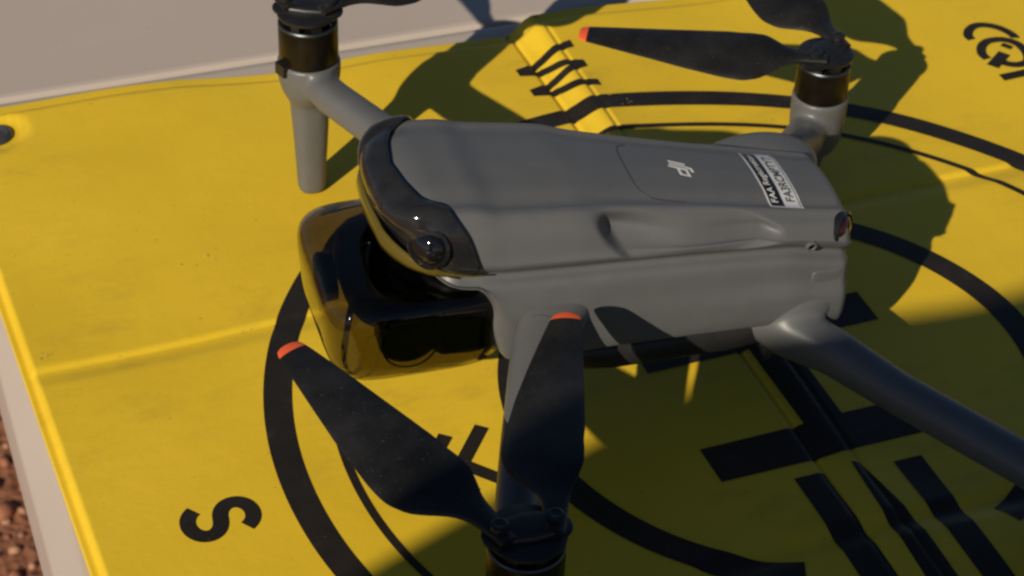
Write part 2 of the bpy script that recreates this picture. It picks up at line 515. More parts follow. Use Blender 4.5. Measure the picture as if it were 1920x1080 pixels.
def poly_print(name, poly, step=0.0018, mat=M_PRINT, lift=LIFT, fn=None, parent=pad):
    """filled outline, cut along a grid so that it can follow the surface"""
    bm = bmesh.new()
    vs = [bm.verts.new((p[0], p[1], 0)) for p in poly]
    for t in tessellate_polygon([[Vector((p[0], p[1], 0)) for p in poly]]):
        try: bm.faces.new([vs[i] for i in t])
        except ValueError: pass
    xs = [p[0] for p in poly]; ys = [p[1] for p in poly]
    for k in range(int(min(xs)/step)-1, int(max(xs)/step)+2):
        bmesh.ops.bisect_plane(bm, geom=bm.verts[:]+bm.edges[:]+bm.faces[:], plane_co=(k*step, 0, 0), plane_no=(1, 0, 0))
    for k in range(int(min(ys)/step)-1, int(max(ys)/step)+2):
        bmesh.ops.bisect_plane(bm, geom=bm.verts[:]+bm.edges[:]+bm.faces[:], plane_co=(0, k*step, 0), plane_no=(0, 1, 0))
    bm.verts.index_update()
    V = [(v.co.x, v.co.y) for v in bm.verts]; F = [tuple(v.index for v in fc.verts) for fc in bm.faces]
    F = [fc if fc else fc for fc in F]
    bm.free()
    # make every face look up
    out = []
    for fc in F:
        a = sum(V[fc[i]][0]*V[fc[(i+1) % len(fc)]][1]-V[fc[(i+1) % len(fc)]][0]*V[fc[i]][1] for i in range(len(fc)))
        out.append(fc if a > 0 else fc[::-1])
    if fn is None: return drape(name, V, out, mat, lift, parent)
    return mesh_obj(name, [fn(x, y) for x, y in V], out, mat, parent)
def stroke(pts, w):
    """outline of a thick polyline with butt ends"""
    P = [np.array(p, float) for p in pts]; Lf, Rt = [], []
    for i, p in enumerate(P):
        t = P[min(i+1, len(P)-1)]-P[max(i-1, 0)]; t /= np.linalg.norm(t)
        nn = np.array((-t[1], t[0]))
        if 0 < i < len(P)-1:
            a = P[i]-P[i-1]; a /= np.linalg.norm(a); c = a @ t; s = 1/max(c, 0.55)
        else: s = 1
        ww = w[i] if isinstance(w, (list, tuple)) else w
        Lf.append(p+nn*ww/2*s); Rt.append(p-nn*ww/2*s)
    return Lf+Rt[::-1]
# the H
poly_print('letter_h', [(-0.0475, -0.0455), (0.0475, -0.0455), (0.0475, -0.0265), (0.0122, -0.0265), (0.0122, 0.0205), (0.0540, 0.0205),
                        (0.0540, 0.0390), (-0.0475, 0.0390), (-0.0475, 0.0205), (-0.0040, 0.0205), (-0.0040, -0.0265), (-0.0475, -0.0265)], 0.001)
# the three bars that run out through the gap of the inner ring
poly_print('printed_bar', [(-0.0213, -0.0525), (-0.0088, -0.0525), (-0.0080, -0.150), (-0.0220, -0.150)], 0.001)
poly_print('printed_bar', [(0.0030, -0.0515), (0.0060, -0.0525), (0.0105, -0.085), (0.0105, -0.150), (-0.0015, -0.150), (0.0005, -0.085)], 0.001)
poly_print('printed_bar', [(0.0182, -0.0565), (0.0300, -0.0565), (0.0300, -0.150), (0.0190, -0.150)], 0.001)
# compass letters, all upright along +x
def glyph(name, strokes, origin, w, h):
    """strokes in a unit letter box; letter right = -y, letter up = +x"""
    bm_list = []
    for k, (pts, wd) in enumerate(strokes):
        pp = [(origin[0]+h*(p[1]-0.5), origin[1]-w*(p[0]-0.5)) for p in pts]
        poly_print(name, stroke(pp, wd), 0.0016, lift=LIFT+0.00004*k)
S = []
for t in np.linspace(0.0, 1.0, 46):
    # two arcs joined: an S seen as a sweep of angle
    if t < 0.5:
        a = R(20+250*(t/0.5)); c = (0.5, 0.735); rx, ry = 0.40, 0.235
        S.append((c[0]+rx*math.cos(a), c[1]+ry*math.sin(a)))
    else:
        a = R(90-250*((t-0.5)/0.5)); c = (0.5, 0.265); rx, ry = 0.42, 0.235
        S.append((c[0]+rx*math.cos(a), c[1]+ry*math.sin(a)))
S = [np.array(p) for p in S]
for _ in range(3): S = [S[0]]+[(S[i-1]+2*S[i]+S[i+1])/4 for i in range(1, len(S)-1)]+[S[-1]]
glyph('letter_s', [(S, 0.0058)], (-0.2252, -0.0022), 0.0175, 0.0255)
Wp = [(0.0, 1.0), (0.25, 0.0), (0.5, 0.86), (0.75, 0.0), (1.0, 1.0)]
def wstroke(a, b, k):
    return ([Wp[a], Wp[b]], 0.0043)
# the W, as one outline
def w_outline():
    P = [(0.00, 1.0), (0.14, 1.0), (0.275, 0.24), (0.43, 1.0), (0.57, 1.0), (0.725, 0.24), (0.86, 1.0), (1.0, 1.0), (0.80, 0.0), (0.655, 0.0), (0.50, 0.74), (0.345, 0.0), (0.20, 0.0)]
    return P
poly_print('letter_w', [(-0.0022+0.0300*(p[1]-0.5), 0.2260-0.0380*(p[0]-0.5)) for p in w_outline()], 0.0012)
E_ = [(0, 0), (1, 0), (1, 0.18), (0.22, 0.18), (0.22, 0.41), (0.9, 0.41), (0.9, 0.59), (0.22, 0.59), (0.22, 0.82), (1, 0.82), (1, 1), (0, 1)]
poly_print('letter_e', [(0.0+0.030*(p[1]-0.5), -0.225-0.022*(p[0]-0.5)) for p in E_], 0.002)
# double chevron on the S side of the pad
for cxx in (-0.1345, -0.1490):
    poly_print('printed_chevron', stroke([(cxx+0.0150, 0.0130), (cxx+0.0008, -0.0035), (cxx+0.0150, -0.0200)], 0.0056), 0.002)
# round maker's emblem by the far corner
def arc(c, r, a0, a1, n=26): return [(c[0]+r*math.cos(R(a0+(a1-a0)*i/n)), c[1]+r*math.sin(R(a0+(a1-a0)*i/n))) for i in range(n+1)]
EMB = [([(0.1983, 0.1923), (0.1983, 0.196), (0.2016, 0.2005), (0.2065, 0.2029), (0.2112, 0.2019), (0.2156, 0.1984), (0.2183, 0.1934), (0.2192, 0.189), (0.2188, 0.187)], 0.0046),
       ([(0.1965, 0.175), (0.1963, 0.1798), (0.1994, 0.1853), (0.2043, 0.1885), (0.2097, 0.1885), (0.2138, 0.1867), (0.2169, 0.1824), (0.2173, 0.1764), (0.216, 0.171), (0.2132, 0.1669), (0.2091, 0.1661), (0.2054, 0.167), (0.2025, 0.1694), (0.2022, 0.1721)], 0.0046),
       ([(0.1954, 0.1686), (0.2068, 0.1768)], 0.0060), ([(0.2095, 0.1840), (0.2125, 0.1795)], 0.0036), ([(0.1945, 0.159), (0.2067, 0.1591), (0.2135, 0.1593)], 0.0052)]
for k, (pts, w) in enumerate(EMB):
    pp = catmull(pts, 5) if len(pts) > 3 else pts
    poly_print('printed_emblem', stroke(pp, w), 0.002, lift=LIFT+0.00004*k)

M_SCUFF = plastic("pale_scuff", (0.62, 0.47, 0.16), 0.6, 0.2, 400, 0.0, 0.3)
sv, sf = [], []
for (qx, qy, qn, qs) in ((-0.196, 0.1465, 7, 0.012), (-0.264, 0.107, 6, 0.006), (-0.182, 0.096, 4, 0.010), (-0.158, 0.0962, 4, 0.004), (0.02, 0.1945, 6, 0.02)):
    for k in range(qn):
        px_, py_ = qx+random.gauss(0, qs*0.5), qy+random.gauss(0, qs*0.18)
        a_ = random.uniform(0, 6.28); L_ = random.uniform(0.0003, 0.0011); W_ = random.uniform(0.00012, 0.0003)
        k0 = len(sv); ca, sa = math.cos(a_), math.sin(a_)
        for (u_, w_) in ((-1, 0), (-0.3, -1), (0.5, -0.7), (1, 0.1), (0.2, 1), (-0.6, 0.6)): sv.append((px_+u_*L_*ca-w_*W_*sa, py_+u_*L_*sa+w_*W_*ca))
        sf.append(tuple(range(k0, k0+6)))
tag(drape('scuff_marks', sv, sf, M_SCUFF, 0.0005), kind='stuff')

# ------------------------------------------------------------------ eyelet in the pad's corner
def eyelet(cx_, cy_):
    z = float(H(cx_+0.0, cy_+0.0))
    prof = [(0.0046, 0.0002), (0.0046, 0.0013), (0.0055, 0.0020), (0.0066, 0.0018), (0.0076, 0.0009), (0.0078, 0.0001)]
    m = MB().lathe(prof, (cx_, cy_, z), (0, 0, 1), 40, 0, False)
    m.lathe([(0.0001, 0.0004), (0.0047, 0.0004)], (cx_, cy_, z), (0, 0, 1), 40, 1, False)
    return m.build('eyelet', [plastic("eyelet_gunmetal", (0.05, 0.05, 0.055), 0.3, 0.2, 200, 0.0, 0.6), M_GREY_DARK], pad)
eyelet(*GROM)

# ------------------------------------------------------------------ the drone
YAW = R(-5.0968)
DR = empty('drone', (-0.14711, 0.02833, 0.0), YAW)
tag(DR, 'grey folding camera drone with black propellers standing on the yellow landing pad', 'drone')
def drone_to_pad(p):
    c, s = math.cos(YAW), math.sin(YAW)
    return (-0.14711+c*p[0]-s*p[1], 0.02833+s*p[0]+c*p[1])
def ground_z(p):
    a = drone_to_pad(p); return float(H(a[0], a[1]))

# ---- body shell
ST = dict(
    x=[-0.014, 0.004, 0.0215, 0.0250, 0.0285, 0.057, 0.075, 0.100, 0.140, 0.163, 0.174],
    yc=[0.0275, 0.0285, 0.0290, 0.0292, 0.0290, 0.0277, 0.0250, 0.0225, 0.0208, 0.0193, 0.0187],
    zc=[0.1160, 0.1155, 0.1135, 0.1120, 0.1110, 0.1067, 0.1025, 0.0965, 0.0870, 0.0818, 0.0795],
    ys=[0.0330, 0.0345, 0.0350, 0.0350, 0.0348, 0.0338, 0.0322, 0.0303, 0.0280, 0.0258, 0.0250],
    yg=[0.0335, 0.0352, 0.0360, 0.0362, 0.0360, 0.0350, 0.0340, 0.0325, 0.0300, 0.0275, 0.0265],
    zg=[0.0910, 0.0900, 0.0885, 0.0878, 0.0870, 0.0840, 0.0820, 0.0790, 0.0735, 0.0665, 0.0640],
    yb=[0.0280, 0.0290, 0.0300, 0.0325, 0.0342, 0.0338, 0.0332, 0.0325, 0.0310, 0.0285, 0.0275],
    zb=[0.0820, 0.0810, 0.0800, 0.0660, 0.0480, 0.0458, 0.0450, 0.0435, 0.0405, 0.0355, 0.0345])
X0, X1 = -0.0135, 0.1675
def at(k, x): 
    # smooth interpolation: average of nearby linear samples
    return float(np.mean([np.interp(x+d, ST['x'], ST[k]) for d in (-0.003, -0.0015, 0, 0.0015, 0.003)]))
def half_section(x):
    yc, zc, ys, yg, zg, yb, zb = (at(k, x) for k in ('yc', 'zc', 'ys', 'yg', 'zg', 'yb', 'zb'))
    d = max(zg-zb, 0.006)
    K = [(0, zc+0.0022), (0.5*yc, zc+0.0015), (0.80*yc, zc-0.0001), (0.95*yc, zc+0.0001), (yc+0.0014, zc-0.0014), ((yc+ys)/2+0.0012, zc-(zc-zg)*0.28), (ys, zc-(zc-zg)*0.60), (yg-0.0003, zg+0.0062),
         (yg-0.0018, zg+0.0034), (yg-0.0046, zg+0.0008), (yg-0.0044, zg-0.0014), (yg-0.0012, zg-0.0042), (yg-0.0002, zg-0.36*d), (yb+0.0009, zb+0.42*d), (yb, zb+0.12*d), (yb-0.0030, zb+0.01*d), (0.55*yb, zb-0.0012), (0, zb-0.0016)]
    return [tuple(p) for p in catmull(K, 8)]
def scoop(x, y, z, yc, zc, zg):
    """elongated finger hollow in the flank: steep at its front, running out at its rear"""
    v = (zc-z)/(zc-zg)
    if v < -0.12 or v > 1.0: return 0.0
    xf = 0.0600+0.016*v*v+0.004*v
    xr = 0.1370-0.085*(v-0.40)**2
    if x < xf or x > xr: return 0.0
    wall = 0.0085-0.0065*min(1.0, max(0.0, v))
    front = float(sstep(x-xf, 0.0, wall))
    rear = float(sstep(xr-x, 0.0, 0.0090))
    floor_ = 0.26+0.74*(1.0-float(sstep(x, 0.066, 0.100)))+0.26*float(sstep(x, 0.098, 0.124))
    band = float(sstep(v, -0.08, 0.40)*sstep(0.92-v, 0.0, 0.55))
    return 0.0090*front*rear*band*floor_
NU = 190
us = np.linspace(0, 1, NU)
us = us + 0.0
def body_grid():
    xs = []
    nose = [0.0, 0.0004, 0.0012, 0.0024, 0.004, 0.006, 0.0085, 0.0115, 0.015, 0.019]
    tail = [0.0, 0.0002, 0.0006, 0.0013, 0.0022, 0.0034, 0.005]
    xs = [X0+a for a in nose]+list(np.linspace(X0+0.0205, X1-0.0062, 150))+[X1-a for a in tail[::-1]]
    G = []
    for x in xs:
        hs = half_section(x)
        yc, zc, zg = at('yc', x), at('zc', x), at('zg', x)
        fn = 1.0
        if x < X0+0.022: fn = max(1-(1-(x-X0)/0.022)**2.6, 0.0004)**(1/2.3)
        ft = 1.0
        if x > X1-0.0062: ft = max(1-(1-(X1-x)/0.0062)**2.6, 0.0)**(1/2.6)
        f = fn*(0.10+0.90*ft) if ft < 1 else fn
        zcen = 0.097 if x < 0.05 else 0.060
        row = []
        for (y, z) in hs:
            y2 = y - scoop(x, y, z, yc, zc, zg)
            fz = f if x > 0.05 else (0.25+0.75*f)
            zz = zcen+(z-zcen)*fz
            w = 1.0-float(sstep(x, X0, X0+0.038))
            row.append((x+w*0.55*min(0.026, max(0.0, 0.1125-zz)), -y2*f, zz))
        full = row + [(p[0], -p[1], p[2]) for p in row[-2:0:-1]]
        G.append(full)
    return G
G = body_grid()
b = MB().loft(G, 0, True)
body = b.build('body', [M_GREY], DR, True, 50)
# ---- visor: smoked band across the nose, following the shell a little proud of it
GA = np.array(G); nS, nV = GA.shape[:2]
du = np.gradient(GA, axis=0); dv = (np.roll(GA, -1, axis=1)-np.roll(GA, 1, axis=1))
NR = np.cross(dv, du); NR /= np.linalg.norm(NR, axis=2, keepdims=True)+1e-12
cen = np.array((0.06, 0, 0.08))
if (NR[60, 0] @ np.array((0, 0, 1))) < 0: NR = -NR
def xb(ay, z): 
    return float(np.interp(ay, [0, 0.012, 0.020, 0.0265, 0.031, 0.0345, 0.037], [-0.0028, -0.0010, 0.0020, 0.0075, 0.0125, 0.0175, 0.021]))
vv, ff = [], []; cols = []
half0 = half_section(0.012)
jmax = max(j for j in range(len(half0)) if half0[j][1] > 0.0868)
jl = list(range(-jmax, jmax+1))
MR = 16
for j in jl:
    line = GA[:, j % nV]; nl = NR[:, j % nV]
    # where this line of the shell crosses the visor's rear edge
    g_ = np.array([line[i, 0]-xb(abs(line[i, 1]), line[i, 2]) for i in range(90)])
    i1 = int(np.argmax(g_ > 0)); i1 = max(i1, 1)
    fi = i1-1+(-g_[i1-1])/(g_[i1]-g_[i1-1]+1e-12)
    for m_ in range(MR+1):
        q = fi*m_/MR; i0 = min(int(q), nS-2); t = q-i0
        vv.append(line[i0]*(1-t)+line[i0+1]*t+(nl[i0]*(1-t)+nl[i0+1]*t)*0.0011)
for a_ in range(len(jl)-1):
    for m_ in range(MR):
        k0 = a_*(MR+1)+m_; k1 = (a_+1)*(MR+1)+m_
        ff.append((k0, k1, k1+1, k0+1))
visor = mesh_obj('visor', vv, ff, M_VISOR, DR)
sm = visor.modifiers.new('smooth', 'SMOOTH'); sm.iterations = 3; sm.factor = 0.5
sol = visor.modifiers.new('solid', 'SOLIDIFY'); sol.thickness = 0.0016; sol.offset = 0.0
# lip under the visor's front edge, the pad's yellow reflection painted into its colour
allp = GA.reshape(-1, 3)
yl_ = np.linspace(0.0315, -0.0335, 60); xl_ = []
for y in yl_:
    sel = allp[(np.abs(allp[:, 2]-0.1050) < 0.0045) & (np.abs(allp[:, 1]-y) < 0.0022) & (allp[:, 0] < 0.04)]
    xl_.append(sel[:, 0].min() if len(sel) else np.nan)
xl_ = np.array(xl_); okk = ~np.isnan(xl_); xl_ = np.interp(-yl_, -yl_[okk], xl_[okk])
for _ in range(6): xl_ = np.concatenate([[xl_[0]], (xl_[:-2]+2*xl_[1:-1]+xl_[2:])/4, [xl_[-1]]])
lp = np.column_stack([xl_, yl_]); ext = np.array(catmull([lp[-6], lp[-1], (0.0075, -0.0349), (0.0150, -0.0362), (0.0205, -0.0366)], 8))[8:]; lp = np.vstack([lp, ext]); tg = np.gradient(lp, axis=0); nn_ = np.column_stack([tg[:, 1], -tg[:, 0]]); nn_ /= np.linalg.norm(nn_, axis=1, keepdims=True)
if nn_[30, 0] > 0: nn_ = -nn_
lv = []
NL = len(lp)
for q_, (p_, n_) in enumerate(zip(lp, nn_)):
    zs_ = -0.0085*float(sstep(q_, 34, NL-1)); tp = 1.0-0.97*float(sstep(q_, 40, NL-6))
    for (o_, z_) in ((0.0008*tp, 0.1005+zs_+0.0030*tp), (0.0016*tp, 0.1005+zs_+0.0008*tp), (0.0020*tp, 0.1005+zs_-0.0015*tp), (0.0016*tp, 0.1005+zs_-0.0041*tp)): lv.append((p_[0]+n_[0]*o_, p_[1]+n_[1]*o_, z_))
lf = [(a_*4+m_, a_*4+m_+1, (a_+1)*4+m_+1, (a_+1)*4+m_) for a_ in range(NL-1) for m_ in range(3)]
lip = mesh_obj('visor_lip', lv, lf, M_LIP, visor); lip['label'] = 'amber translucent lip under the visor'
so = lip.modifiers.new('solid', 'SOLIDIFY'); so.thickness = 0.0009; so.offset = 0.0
# front cameras: dark lens in a ring on each corner of the visor
for s in (-1, 1):
    ax = Vector((-0.60, s*0.74, 0.22)).normalized()
    c = Vector((0.0022, s*0.0320, 0.1040))
    m = MB().lathe([(0.0078, -0.003), (0.0080, 0.0008), (0.0070, 0.0015), (0.0062, 0.0006)], c, ax, 36, 0, False)
    e = m.build('front_camera', [M_GLOSS], DR)
    MB().lathe([(0.0063, 0.0002), (0.0056, 0.0018), (0.0042, 0.0030), (0.0022, 0.0037), (0.0003, 0.0039)], c, ax, 32, 0, True).build('lens', [M_LENS], e)

# ---- battery panel seam, logo and sticker on the top
def top_z(x, y):
    hs = half_section(x); ys_ = [p[0] for p in hs[:40]]; zs_ = [p[1] for p in hs[:40]]
    return float(np.interp(abs(y), ys_, zs_))
def on_top(x, y, lift=0.0): return (x, y, top_z(x, y)+lift)
seam_pts = [(0.088, 0.0150), (0.0845, 0.0130), (0.0830, 0.008), (0.0826, 0.002), (0.0826, -0.006), (0.0830, -0.012), (0.0848, -0.0160), (0.089, -0.0180), (0.100, -0.0186)]
sp = catmull(seam_pts, 6)
MB().tube([on_top(p[0], p[1], -0.00012) for p in sp], [0.00032]*len(sp), 8).build('panel_seam', M_GREY_DARK, DR)
def to_body(origin, lift):
    # label frame: right = +y (towards the drone's right), up = -x (towards the nose)
    return lambda u, v: on_top(origin[0]-v, origin[1]+u, lift)
def skewed(poly, k): return [(p[0]+k*p[1], p[1]) for p in poly]
# three-letter maker's mark, slanted, white
LW = 0.0010
def logo(name, polys):
    V, F = [], []
    for pl in polys:
        o = poly_print(name, pl, 0.002, M_WHITE, fn=to_body((0.1045, 0.0), 0.00025), parent=DR)
def mark(pts, w): poly_print('maker_mark', stroke(pts, w), 0.0015, M_WHITE, fn=to_body((0.1045, 0.0), 0.00025), parent=DR)
mark([(-0.0012, -0.0020), (-0.0050, -0.0020), (-0.0041, 0.0010), (-0.0005, 0.0010)], 0.0011)
mark([(-0.0014, -0.0025), (0.0009, 0.0044)], 0.0013)
mark([(-0.0026, -0.0042), (-0.0005, -0.0040), (0.0007, -0.0020), (0.0024, 0.0036)], 0.0012)
mark([(0.0022, -0.0026), (0.0042, 0.0034)], 0.0013)

# sticker: white, black band with white lettering, number below on white
SX, SY = 0.1400, -0.0020
st_w, st_h = 0.0345, 0.0135
def quad(w0, w1, h0, h1): return [(w0, h0), (w1, h0), (w1, h1), (w0, h1)]
st = poly_print('sticker', quad(-st_w/2, st_w/2, -st_h/2, st_h/2), 0.002, M_STICK, fn=to_body((SX, SY), 0.00022), parent=DR)
st['label'] = 'white registration sticker with a black band'
def sub(name, poly, mat, lift): return poly_print(name, poly, 0.003, mat, fn=to_body((SX, SY), lift), parent=st)
sub('black_band', quad(-st_w/2+0.0008, st_w/2-0.0008, 0.0006, st_h/2-0.0008), M_BLACK, 0.00034)
sub('white_field_border', quad(-st_w/2+0.0008, st_w/2-0.0008, -st_h/2+0.0008, -st_h/2+0.0011), M_GREY_DARK, 0.00034)
def text_mesh(name, body_text, width, height, u, v, mat, lift, parent, origin, bold=0.0):
    cu = bpy.data.curves.new(name, 'FONT')
    cu.body = body_text; cu.align_x = 'CENTER'; cu.align_y = 'CENTER'; cu.size = 1.0; cu.offset = bold
    ob = bpy.data.objects.new(name, cu); COL.objects.link(ob)
    dg = bpy.context.evaluated_depsgraph_get(); dg.update()
    me = bpy.data.meshes.new_from_object(ob.evaluated_get(dg))
    bpy.data.objects.remove(ob)
    xs = [p.co.x for p in me.vertices]; ys = [p.co.y for p in me.vertices]
    cxm, cym = (min(xs)+max(xs))/2, (min(ys)+max(ys))/2
    kx, ky = width/(max(xs)-min(xs)), height/(max(ys)-min(ys))
    fn = to_body(origin, lift)
    for p in me.vertices: p.co = fn(u+(p.co.x-cxm)*kx, v+(p.co.y-cym)*ky)
    me.materials.clear(); me.materials.append(mat)
    o = bpy.data.objects.new(name, me); COL.objects.link(o); o.parent = parent
    return o
text_mesh('lettering', 'FAA Registration', 0.0285, 0.0034, 0.0, 0.0034, M_WHITE, 0.00044, st, (SX, SY), 0.01)
text_mesh('lettering', 'FA3RCMPTY7', 0.0270, 0.0036, 0.0, -0.0027, M_GREY_DARK, 0.00044, st, (SX, SY), 0.015)

# ---- tail: rear camera, port flap, screw
RC, RA = (0.1618, -0.0210, 0.0752), (0.66, -0.74, 0.12)
m = MB().lathe([(0.0068, -0.003), (0.0070, 0.0010), (0.0060, 0.0016), (0.0056, 0.0006)], RC, RA, 36, 0, False)
rc = m.build('rear_camera', [M_GLOSS], DR)
MB().lathe([(0.0057, 0.0004), (0.0048, 0.0018), (0.0028, 0.0027), (0.0004, 0.0030)], RC, RA, 32).build('lens', [plastic('tail_lens', (0.030, 0.007, 0.005), 0.06, 0.2, 60, 0.0, 0.6)], rc)
MB().ellipsoid((0.1548, -0.0270, 0.0588), (0.0066, 0.0012, 0.0034), 0, 40, 18, 6, Matrix.Rotation(R(8), 3, 'Z') @ Matrix.Rotation(R(10), 3, 'Y')).build('port_flap', [M_GREY], DR)
sc_ = MB().lathe([(0.0021, -0.0008), (0.0021, 0.0003), (0.0015, 0.0004), (0.0013, -0.0002)], (0.1468, -0.0289, 0.0754), (0.05, -0.98, -0.15), 20, 0, False)
sc_.lathe([(0.0014, -0.0001), (0.0002, -0.0001)], (0.1468, -0.0289, 0.0754), (0.05, -0.98, -0.15), 16, 1)
sc_.build('screw_hole', [M_GREY, M_BLACK], DR)
MB().ellipsoid((0.0992, -0.0300, 0.0752), (0.0017, 0.0008, 0.0006)).build('status_light', [M_METAL], DR)

# ---- underside
ub = MB()
ub.tube([(0.034, 0, 0.0445), (0.045, 0, 0.0395), (0.075, 0, 0.0365), (0.120, 0, 0.0345), (0.150, 0, 0.0345), (0.163, 0, 0.0385)],
        [(0.020, 0.004), (0.0275, 0.0075), (0.0285, 0.0085), (0.0270, 0.0085), (0.0245, 0.0075), (0.018, 0.003)], 28, 0, (0, 0, 1), 3.5)
ub.build('underside', [M_BELLY], DR, True, 50)
MB().tube([(0.092, -0.004, 0.0300), (0.101, -0.004, 0.0215), (0.112, -0.004, 0.0300)], [(0.008, 0.004), (0.006, 0.0045), (0.008, 0.004)], 18, 0, (0, 0, 1), 3.0).build('belly_foot', [M_BELLY], DR)

# ---- gimbal camera behind its smoked storage cover
gc = MB()
gc.ellipsoid((-0.002, 0.001, 0.0705), (0.0200, 0.0250, 0.0118), 0, 40, 22, 3.2)
gcam = gc.build('gimbal_camera', [M_CAMBODY], DR, True, 40)
MB().lathe([(0.0110, -0.003), (0.0112, 0.004), (0.0100, 0.0048), (0.0095, 0.0040), (0.001, 0.0038)], (-0.004, -0.0255, 0.0640), (0, -1, 0), 40).build('gimbal_motor', [M_GLOSS], gcam)
MB().lathe([(0.0090, -0.002), (0.0092, 0.003), (0.0080, 0.0038), (0.0075, 0.003), (0.001, 0.0028)], (-0.0255, 0.004, 0.0690), (-1, 0, 0), 40).build('camera_lens', [M_LENS], gcam)
MB().tube([(0.018, -0.0200, 0.080), (0.018, -0.0280, 0.074), (0.012, -0.0285, 0.064), (-0.002, -0.0285, 0.062)], [(0.006, 0.003), (0.007, 0.003), (0.007, 0.0025), (0.006, 0.0025)], 16, 0, (0, 1, 0), 4).build('gimbal_arm', [M_BLACK], gcam)
cv = MB()
CC, CHALF = (0.0002, 0.0, 0.0634), (0.0328, 0.0350, 0.0199)
def cover_shell(mb, shrink):
    nu, nv = 72, 40; e = 2/5.0; rings = []
    f = lambda x: math.copysign(abs(x)**e, x)
    for j in range(1, nv):
        bb = -math.pi/2+math.pi*j/nv; ring = []
        for i in range(nu):
            a = 2*math.pi*i/nu
            x = (CHALF[0]-shrink)*f(math.cos(bb))*f(math.cos(a)); y = (CHALF[1]-shrink)*f(math.cos(bb))*f(math.sin(a)); z = (CHALF[2]-shrink)*f(math.sin(bb))
            # front face leans back towards its foot, sides draw in a little downward
            k = (z/CHALF[2])
            x = x*(1.0 + (0.05*k if x < 0 else 0.0)); y = y*(1.0+0.05*k)
            ring.append((CC[0]+x, CC[1]+y, CC[2]+z))
        rings.append(ring)
    mb.loft(rings)
cover_shell(cv, 0.0)
inner = MB(); cover_shell(inner, 0.0009)
cv.add(inner.v, [fc[::-1] for fc in inner.f])
cov = cv.build('gimbal_cover', [M_COVER], DR, True, 60)
cov['label'] = 'smoked transparent cover over the gimbal camera'
pts = [(-0.0045+0.0098*math.cos(R(a)), -0.0333+0.0003*math.sin(R(a)), 0.0638+0.0098*math.sin(R(a))) for a in range(0, 361, 10)]
MB().tube(pts, [0.0004]*len(pts), 8, 0, (0, 1, 0)).build('embossed_ring', [M_GLOSS], cov)
# dark housing that carries the gimbal under the nose
MB().ellipsoid((0.0170, 0.0, 0.0665), (0.0125, 0.0318, 0.0150), 0, 60, 24, 7).build('gimbal_housing', [M_CAMBODY], DR)

# ---- arms, legs, motors, propellers
FRONT = [(0.0, s*0.151) for s in (-1, 1)]
REAR = [(0.213, s*0.1125) for s in (-1, 1)]
def smooth_skin(o, vox=0.0011, it=10):
    r = o.modifiers.new('skin', 'REMESH'); r.mode = 'VOXEL'; r.voxel_size = vox; r.use_smooth_shade = True
    s = o.modifiers.new('relax', 'SMOOTH'); s.iterations = it; s.factor = 0.5
    return o
def hinge_seam(parent, c, axis, ra, rb):
    """thin dark gap where the folding arm meets its knuckle"""
    ax = Vector(axis).normalized(); sd = ax.cross(Vector((0, 0, 1))).normalized(); u = sd.cross(ax).normalized()
    pts = [Vector(c)+sd*ra*math.cos(R(t))+u*rb*math.sin(R(t)) for t in range(0, 361, 10)]
    MB().tube(pts, [0.00035]*len(pts), 8, 0, ax).build('hinge_seam', [M_GREY_DARK], parent)
def motor(parent, x, y, z0, z1, r):
    m = MB()
    m.lathe([(r*0.97, z0), (r, z0+0.0008), (r, z1-0.0018), (r*0.985, z1-0.0008)], (x, y, 0), (0, 0, 1), 48, 0, True)
    mo = m.build('motor', [M_MOTOR], parent)
    MB().lathe([(r*0.90, z1-0.0010), (r*0.99, z1-0.0010), (r*1.0, z1-0.0003), (r*0.97, z1+0.0002), (r*0.90, z1+0.0002), (r*0.90, z1-0.0010)], (x, y, 0), (0, 0, 1), 48, 0, False).build('rim', [M_METAL], parent)
    h = MB()
    for k in range(7):
        a = 2*math.pi*k/7+0.4
        h.box((x+r*0.70*math.cos(a), y+r*0.70*math.sin(a), z1+0.0018), (r*0.17, r*0.15, 0.0022), 0, a)
    h.lathe([(r*0.50, z1-0.0005), (r*0.50, z1+0.0036)], (x, y, 0), (0, 0, 1), 30)
    h.lathe([(r*0.62, z1+0.0036), (r*1.02, z1+0.0036), (r*1.03, z1+0.0048), (r*0.90, z1+0.0056), (r*0.4, z1+0.0058)], (x, y, 0), (0, 0, 1), 48)
    h.build('motor_bell', [M_BLACK], parent, True, 30)
    return mo
CH_R = [-0.05, 0.03, 0.07, 0.12, 0.17, 0.22, 0.28, 0.38, 0.55, 0.72, 0.86, 0.94, 0.975, 0.992, 1.0]
CH_C = [0.0070, 0.0078, 0.0085, 0.0115, 0.0185, 0.0245, 0.0270, 0.0265, 0.0228, 0.0182, 0.0140, 0.0114, 0.0100, 0.0086, 0.0062]
